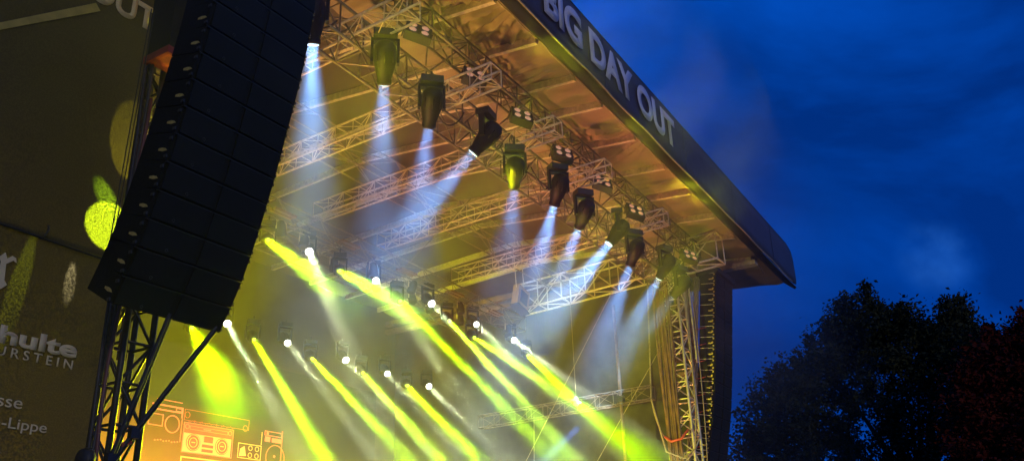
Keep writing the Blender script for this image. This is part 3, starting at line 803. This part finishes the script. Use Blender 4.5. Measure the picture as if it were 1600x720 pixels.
rk = T('lattice_rack', (20.7, 7.4, 6.9), 'amber-lit hanging rack of shelves with rows of dark square holes', 'rack')
for sy in (7.28, 7.86):
    mb = MB(); mb.box((20.68, sy - .02, 6.9), (20.74, sy + .02, 9.3)); rk.part('upright', mb, ALU)
for k in range(8):
    z = 7.0 + k * .235
    mb = MB(); mb.box((20.66, 7.30, z), (20.76, 7.84, z + .10)); rk.part('shelf', mb, WOODY)
    for j in range(5):
        y = 7.31 + j * .128
        mb = MB(); mb.box((20.67, y - .018, z + .101), (20.75, y + .018, z + .234)); rk.part('divider', mb, WOODY)
sw = T('side_wall', (21.5, 9, 1.5), 'dark draped side wall panel between the far tower and the loudspeakers', 'side drape')
mb = sheet(0, 1, 0, 1, 0, 40, 20, .03, 5)
mb.v = [(21.35 + .03 * math.sin(v[0] * 60) , 7.55 + v[0] * 10.1, 1.4 + v[2] * 8.75) for v in mb.v]
sw.part('cloth', mb, DRAPE, True)
mb = MB(); mb.box((21.25, 7.48, 1.5), (21.35, 7.54, 9.1)); sw.part('edge_post', mb, ALUD)
mb = MB(); mb.box((21.0, 7.3, 6.72), (21.25, 8.0, 6.8)); sw.part('ledge', mb, WOODY)
# roof side beams
for i, (z, lab) in enumerate(((9.62, 'upper amber side beam under the far roof edge'), (9.36, 'lower amber side beam under the far roof edge'))):
    mb = MB(); mb.box((20.45, 8.0, z), (20.62, 17.3, z + .14)); tag(mb.build('side_beam', WOODY), lab, 'beam', 'side beams under the far roof edge')

# ------------------------------------------------------------------ rear: backdrop, screen, dark fixtures
bd = T('backdrop', (13, 17.6, 1.5), 'tall plain brown backdrop cloth closing the rear of the stage', 'backdrop')
bd.part('cloth', sheet(4.4, 21.8, 1.5, 10.6, 17.6, 100, 20, .06, 9), BACKD, True)

# screen: its picture is red and orange, with line drawings of tape machines
m, nt, p = new_mat('screen_picture')
tcn = nt.nodes.new('ShaderNodeTexCoord'); sx = nt.nodes.new('ShaderNodeSeparateXYZ'); nt.links.new(tcn.outputs['Object'], sx.inputs[0])
mr = nt.nodes.new('ShaderNodeMapRange'); mr.inputs['From Min'].default_value = .7; mr.inputs['From Max'].default_value = 4.3
nt.links.new(sx.outputs['Z'], mr.inputs['Value'])
cr = nt.nodes.new('ShaderNodeValToRGB')
cr.color_ramp.elements[0].color = (1.0, .07, .03, 1); cr.color_ramp.elements[1].color = (.02, .01, .002, 1)
e = cr.color_ramp.elements.new(.45); e.color = (.85, .10, .015, 1)
nt.links.new(mr.outputs[0], cr.inputs['Fac'])
nz = nt.nodes.new('ShaderNodeTexNoise'); nz.inputs['Scale'].default_value = .9
nt.links.new(tcn.outputs['Object'], nz.inputs['Vector'])
mul = nt.nodes.new('ShaderNodeMix'); mul.data_type = 'RGBA'; mul.blend_type = 'MULTIPLY'; mul.inputs['Factor'].default_value = .6
nt.links.new(cr.outputs['Color'], mul.inputs['A']); nt.links.new(nz.outputs['Fac'], mul.inputs['B'])
mx = nt.nodes.new('ShaderNodeMapRange'); mx.interpolation_type = 'SMOOTHSTEP'
mx.inputs['From Min'].default_value = -.4; mx.inputs['From Max'].default_value = 3.0; mx.inputs['To Min'].default_value = 1; mx.inputs['To Max'].default_value = .04
nt.links.new(sx.outputs['X'], mx.inputs['Value'])
mul2 = nt.nodes.new('ShaderNodeMix'); mul2.data_type = 'RGBA'; mul2.blend_type = 'MULTIPLY'; mul2.inputs['Factor'].default_value = 1
nt.links.new(mul.outputs['Result'], mul2.inputs['A']); nt.links.new(mx.outputs['Result'], mul2.inputs['B'])
nt.links.new(mul2.outputs['Result'], p.inputs['Emission Color']); p.inputs['Emission Strength'].default_value = 1.7
p.inputs['Base Color'].default_value = (.02, .02, .02, 1)
SCR = m
LINE = emis('screen_line', (1.0, .17, .08), 1.4); PALE = emis('screen_pale', (1.0, .46, .12), 1.2); REDP = emis('screen_red', (.85, .12, .05), .75)
vs_ = T('video_screen', (13, 16, 1.5), 'glowing orange video screen showing line drawings of tape machines', 'video screen')
mb = MB(); mb.box((9.0, 16.0, 1.6), (18.6, 16.12, 7.0)); vs_.part('panel', mb, SCR)
YS = 15.99
def rect(mb, x0, z0, x1, z1, y=YS): mb.box((x0, y - .006, z0), (x1, y, z1))
def frame(mb, x0, z0, x1, z1, w=.018, y=YS):
    rect(mb, x0, z0, x1, z0 + w, y); rect(mb, x0, z1 - w, x1, z1, y); rect(mb, x0, z0 + w, x0 + w, z1 - w, y); rect(mb, x1 - w, z0 + w, x1, z1 - w, y)
def ringm(mb, cx, cz, r, w=.018, y=YS, n=36):
    vs = []; fs = []
    for i in range(n):
        a = 2 * math.pi * i / n
        for rr in (r - w, r):
            for yy in (y - .006, y): vs.append((cx + rr * math.cos(a), yy, cz + rr * math.sin(a)))
    for i in range(n):
        a = 4 * i; b = 4 * ((i + 1) % n)
        fs += [(a, a+2, b+2, b), (a+1, b+1, b+3, a+3), (a, b, b+1, a+1), (a+2, a+3, b+3, b+2)]
    mb.add(vs, fs)
def disc(mb, cx, cz, r, y, n=36): mb.lathe([(r, 0), (r, .006)], n, Matrix.Translation((cx, y, cz)) @ Matrix.Rotation(R(90), 4, 'X'))
# boombox
mb = MB()
rect(mb, 12.31, 4.72, 13.62, 5.12)
bb = vs_.part('boombox_body', mb, PALE)
mb = MB(); rect(mb, 12.31, 5.13, 13.64, 5.32, YS); vs_.sub('boombox_top', mb, REDP, bb)
mb = MB(); frame(mb, 12.29, 4.70, 13.66, 5.34, .016, YS - .01); frame(mb, 12.45, 5.2, 13.5, 5.28, .01, YS - .01); rect(mb, 12.82, 5.225, 13.02, 5.255, YS - .01)
ringm(mb, 12.38, 5.25, .055, .014, YS - .012); ringm(mb, 13.56, 5.25, .055, .014, YS - .012); vs_.sub('boombox_outline', mb, LINE, bb)
mb = MB()
for cx in (12.575, 13.36): disc(mb, cx, 4.93, .185, YS - .008)
rect(mb, 12.86, 4.97, 13.1, 5.1, YS - .008); rect(mb, 12.82, 4.86, 13.12, 4.92, YS - .008); rect(mb, 12.82, 4.76, 13.12, 4.82, YS - .008); vs_.sub('boombox_cones', mb, REDP, bb)
mb = MB()
for cx in (12.575, 13.36):
    ringm(mb, cx, 4.93, .105, .012, YS - .016); ringm(mb, cx, 4.93, .17, .01, YS - .016); rect(mb, cx - .05, 4.922, cx + .05, 4.94, YS - .016)
    for k in range(12):
        a = 2.2 + k * .17
        disc(mb, cx + .15 * math.cos(a), 4.93 + .15 * math.sin(a), .008, YS - .014, 8)
vs_.sub('boombox_ring', mb, PALE, bb)
mb = MB()
rect(mb, 11.45, 5.60, 12.24, 5.63); rect(mb, 11.45, 5.5, 12.24, 5.53); rect(mb, 12.21, 5.41, 12.24, 5.6); frame(mb, 12.05, 5.53, 12.2, 5.6, .01, YS-.008); ringm(mb, 12.0, 5.25, .19, .022); frame(mb, 11.4, 5.17, 11.76, 5.42, .016)
rect(mb, 11.55, 5.72, 12.2, 5.735); rect(mb, 12.23, 4.9, 12.245, 5.41)
for k in range(9): rect(mb, 11.6 + k * .07, 4.86 + (k % 3) * .012, 11.63 + k * .07, 4.885 + (k % 3) * .012)
vs_.part('turntable_drawing', mb, LINE)
mb = MB(); frame(mb, 13.83, 4.74, 14.53, 5.08, .016)
for k in range(4): ringm(mb, 14.2 + .2 * (k % 2), 4.83 + .16 * (k // 2), .06, .014)
mb.add([(13.88, YS - .006, 4.78), (14.08, YS - .006, 4.8), (14.02, YS - .006, 5.02), (13.9, YS - .006, 4.95), (13.88, YS, 4.78), (14.08, YS, 4.8), (14.02, YS, 5.02), (13.9, YS, 4.95)], [(0,1,2,3),(7,6,5,4),(0,4,5,1),(1,5,6,2),(2,6,7,3),(3,7,4,0)])
rect(mb, 14.51, 5.1, 14.525, 5.4); vs_.part('mixer_drawing', mb, PALE)
mb = MB(); rect(mb, 14.62, 5.2, 14.78, 5.32); rect(mb, 14.84, 5.2, 15.14, 5.3); frame(mb, 14.6, 5.34, 15.15, 5.45, .014); rect(mb, 15.15, 4.3, 15.17, 5.5); ringm(mb, 14.98, 4.85, .3, .016); disc(mb, 14.95, 4.88, .03, YS); rect(mb, 14.66, 5.36, 14.72, 5.43)
vs_.part('deck_drawing', mb, LINE)
mb = MB(); frame(mb, 12.3, 4.42, 13.4, 4.62, .03); vs_.part('base_drawing', mb, PALE)
mb = MB()
for k in range(26): rect(mb, 12.4 + k * .05, 5.36 + .01 * (k % 3), 12.43 + k * .05, 5.375 + .01 * (k % 4))
ringm(mb, 12.36, 5.5, .07, .012); ringm(mb, 14.0, 5.42, .07, .012); frame(mb, 12.28, 5.38, 14.1, 5.62, .01); vs_.part('faint_drawing', mb, REDP)

# small dark fixtures crowded on the rear truss
def small_fixture(label, p, seed, group):
    r = random.Random(seed)
    t = T('par_light', p, label, 'par light', group)
    d = V((r.uniform(-.5, .3), r.uniform(-.7, .2), -1)).normalized(); q = (-d).to_track_quat('Z', 'Y').to_matrix().to_4x4()
    M = Matrix.Translation(V(p) + V((0, 0, -.18))) @ q
    mb = MB(); mb.lathe([(.10, -.12), (.105, -.1), (.10, .1), (.07, .18), (.03, .2)], 12, M); t.part('can', mb, SMALLB, True)
    mb = MB(); mb.lathe([(.075, -.127), (.085, -.122)], 12, M); t.part('lens', mb, HEADM)
    mb = MB(); mb.path([V(p) + V((-.13, 0, -.18)), V(p) + V((-.13, 0, .0)), V(p) + V((.13, 0, .0)), V(p) + V((.13, 0, -.18))], .014, 5); t.part('bracket', mb, ALU)
k = 0
WH = ['left of', 'above', 'right of', 'just over', 'close beside']
for i in range(15):
    x = 9.6 + i * .69 + random.uniform(-.12, .12)
    small_fixture('small dark par can hanging from the dim rear truss in the haze', (x, 12.3 + random.choice((-.25, .25)), 8.62 - (x - 9.6) * .016 + random.uniform(-.05, .05)), i, 'small dark par cans on the rear truss')
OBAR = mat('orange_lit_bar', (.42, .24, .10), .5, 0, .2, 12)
BARS = [(11.029, 12.0, 8.803), (12.946, 12.0, 8.75), (14.959, 12.0, 8.705), (16.892, 12.0, 8.687), (18.753, 12.0, 8.643)]
for i, p_ in enumerate(BARS):
    t = T('flat_bar', p_, f'small flat amber bar on the rear truss, {ORD[i]} from the loudspeakers', 'light bar', 'amber bars on the rear truss')
    for dy in (0, .12):
        mb = MB(); mb.box((p_[0] - .28, p_[1] - .05 + dy, p_[2] - .03), (p_[0] + .28, p_[1] + .03 + dy, p_[2] + .02)); t.part('slat', mb, OBAR)
t = T('hanging_box', (19.195, 11.5, 9.2), 'small square amber-lit box lamp hanging on two thin wires', 'box lamp')
Mh = Matrix.Translation((19.2, 11.5, 9.05)) @ Matrix.Rotation(R(15), 4, 'Y')
mb = MB(); mb.box((-.28, -.1, -.3), (.28, .1, .3), Mh); t.part('case', mb, OBAR)
mb = MB(); mb.box((-.17, -.115, -.18), (.17, -.101, .18), Mh); t.part('window', mb, SMALLB)
mb = MB(); mb.box((-.3, -.14, -.36), (.3, .12, -.31), Mh); t.part('lip', mb, SMALLB)
for dx in (-.2, .2):
    mb = MB(); mb.tube((19.2 + dx, 11.5, 9.3), (18.6 + dx, 11.2, 10.3), .012, 5); t.part('wire', mb, ALU)

# ------------------------------------------------------------------ trees
def leaf_mat(name, c0, c1):
    m, nt, p = new_mat(name)
    oi = nt.nodes.new('ShaderNodeTexCoord'); n = nt.nodes.new('ShaderNodeTexNoise'); n.inputs['Scale'].default_value = .9; n.inputs['Detail'].default_value = 3
    nt.links.new(oi.outputs['Object'], n.inputs['Vector'])
    cr = nt.nodes.new('ShaderNodeValToRGB'); cr.color_ramp.elements[0].position = .35; cr.color_ramp.elements[1].position = .65
    cr.color_ramp.elements[0].color = (*c0, 1); cr.color_ramp.elements[1].color = (*c1, 1)
    nt.links.new(n.outputs['Fac'], cr.inputs['Fac']); nt.links.new(cr.outputs['Color'], p.inputs['Base Color'])
    p.inputs['Roughness'].default_value = .8; p.inputs['Specular IOR Level'].default_value = .08
    return m
BARK = mat('bark', (.05, .04, .03), .9, 0, .3, 12, .4)
def tree(label, base, sil, x0, depth, zlow, lm, nclump, per, seed):
    """sil: (y, top height) outline of the crown; clumps of leaves fill the volume under it"""
    r = random.Random(seed); base = V(base)
    t = T('broadleaf_tree', base, label, 'tree')
    sil = sorted(sil); ymin, ymax = sil[0][0], sil[-1][0]
    def top(y):
        for (a, za), (b, zb_) in zip(sil, sil[1:]):
            if y <= b: return za + (zb_ - za) * (y - a) / max(1e-6, b - a)
        return sil[-1][1]
    zmax = max(z for _, z in sil)
    fork = V((base.x + .2, base.y + .1, zlow + .6))
    tk = MB(); tk.path([base, base.lerp(fork, .5) + V((.1, -.1, 0)), fork], [.42, .34, .28], 9)
    clumps = []
    while len(clumps) < nclump:
        y = r.uniform(ymin - .2, ymax + .2); zt_ = top(min(max(y, ymin), ymax))
        z = zt_ - abs(r.gauss(0, 1)) * (zt_ - zlow) * .45 if r.random() < .6 else r.uniform(zlow, zt_)
        if z < zlow: continue
        u = (z - zlow) / max(.5, zmax - zlow); half = depth * math.sqrt(max(.06, 1 - u ** 2.2))
        x = x0 + r.uniform(-1, 1) * half
        clumps.append((V((x, y, z - .25)), r.uniform(.32, .62)))
    # a shoot at each high point of the outline
    for k in range(1, len(sil) - 1):
        (y, z) = sil[k]
        if z >= sil[k-1][1] and z >= sil[k+1][1] or r.random() < .35:
            for j in range(7): clumps.append((V((x0 + r.uniform(-.5, .5), y + r.uniform(-.22, .22), z - .05 - j * .28)), .24 + .05 * j))
    br = MB()
    for k in range(26):
        c, _ = clumps[r.randrange(len(clumps))]
        mid = fork.lerp(c, .5) + V((r.uniform(-.5, .5), r.uniform(-.5, .5), r.uniform(.1, .9)))
        br.path([fork - V((0, 0, r.uniform(0, 1.2))), mid, c], [.15, .08, .02], 6)
    t.part('trunk', tk, BARK, True); t.part('branches', br, BARK, True)
    lf = MB()
    for c, sz in clumps:
        for k in range(per):
            p_ = c + V((r.gauss(0, 1), r.gauss(0, 1), r.gauss(0, .8))) * sz * .62
            L = r.uniform(.075, .15); W = L * .6
            u = V((r.gauss(0, 1), r.gauss(0, 1), r.gauss(0, .7))).normalized(); v = u.orthogonal().normalized()
            a = r.uniform(0, 6.28); v = (v * math.cos(a) + u.cross(v) * math.sin(a)).normalized(); w_ = u.cross(v) * L * .25
            o = len(lf.v)
            lf.v += [tuple(p_ - u * L), tuple(p_ + v * W + w_), tuple(p_ + u * L), tuple(p_ - v * W + w_)]
            lf.f += [(o, o + 1, o + 2), (o, o + 2, o + 3)]
    t.part('crown', lf, lm)
GREEN = leaf_mat('dark_green_leaves', (.03, .036, .014), (.05, .052, .02))
COPPER = leaf_mat('copper_leaves', (.09, .012, .006), (.13, .022, .010))
SIL1 = [(15.6, 8.0), (15.0, 9.4), (14.4, 10.8), (13.3, 12.4), (12.4, 12.9), (11.8, 13.6), (11.3, 13.5), (10.8, 14.7), (10.1, 14.6), (9.6, 15.4), (9.1, 15.3), (8.7, 16.9), (8.25, 15.9), (7.9, 16.3), (7.2, 17.2), (6.7, 15.7), (5.8, 15.7), (5.0, 15.4), (4.4, 14.5), (3.9, 14.9), (3.5, 15.3), (3.1, 14.9), (2.7, 15.6), (2.4, 13.4), (1.7, 13.2), (0.4, 12.6), (-1.2, 12.2)]
SIL2 = [(3.6, 8.8), (3.0, 10.4), (2.5, 11.0), (2.0, 11.3), (1.5, 12.2), (1.1, 11.3), (0.6, 11.9), (0.0, 12.6), (-0.9, 11.8), (-1.9, 11.6), (-3.2, 10.6), (-4.4, 8.6)]
tree('tall dark broad tree against the blue dusk sky', (50, 6.5, 0), SIL1, 50.5, 4.5, 5.2, GREEN, 1600, 58, 4)
tree('dull red-leaved tree at the end of the dark tree line', (44, -.8, 0), SIL2, 44, 3.2, 4.6, COPPER, 800, 58, 8)
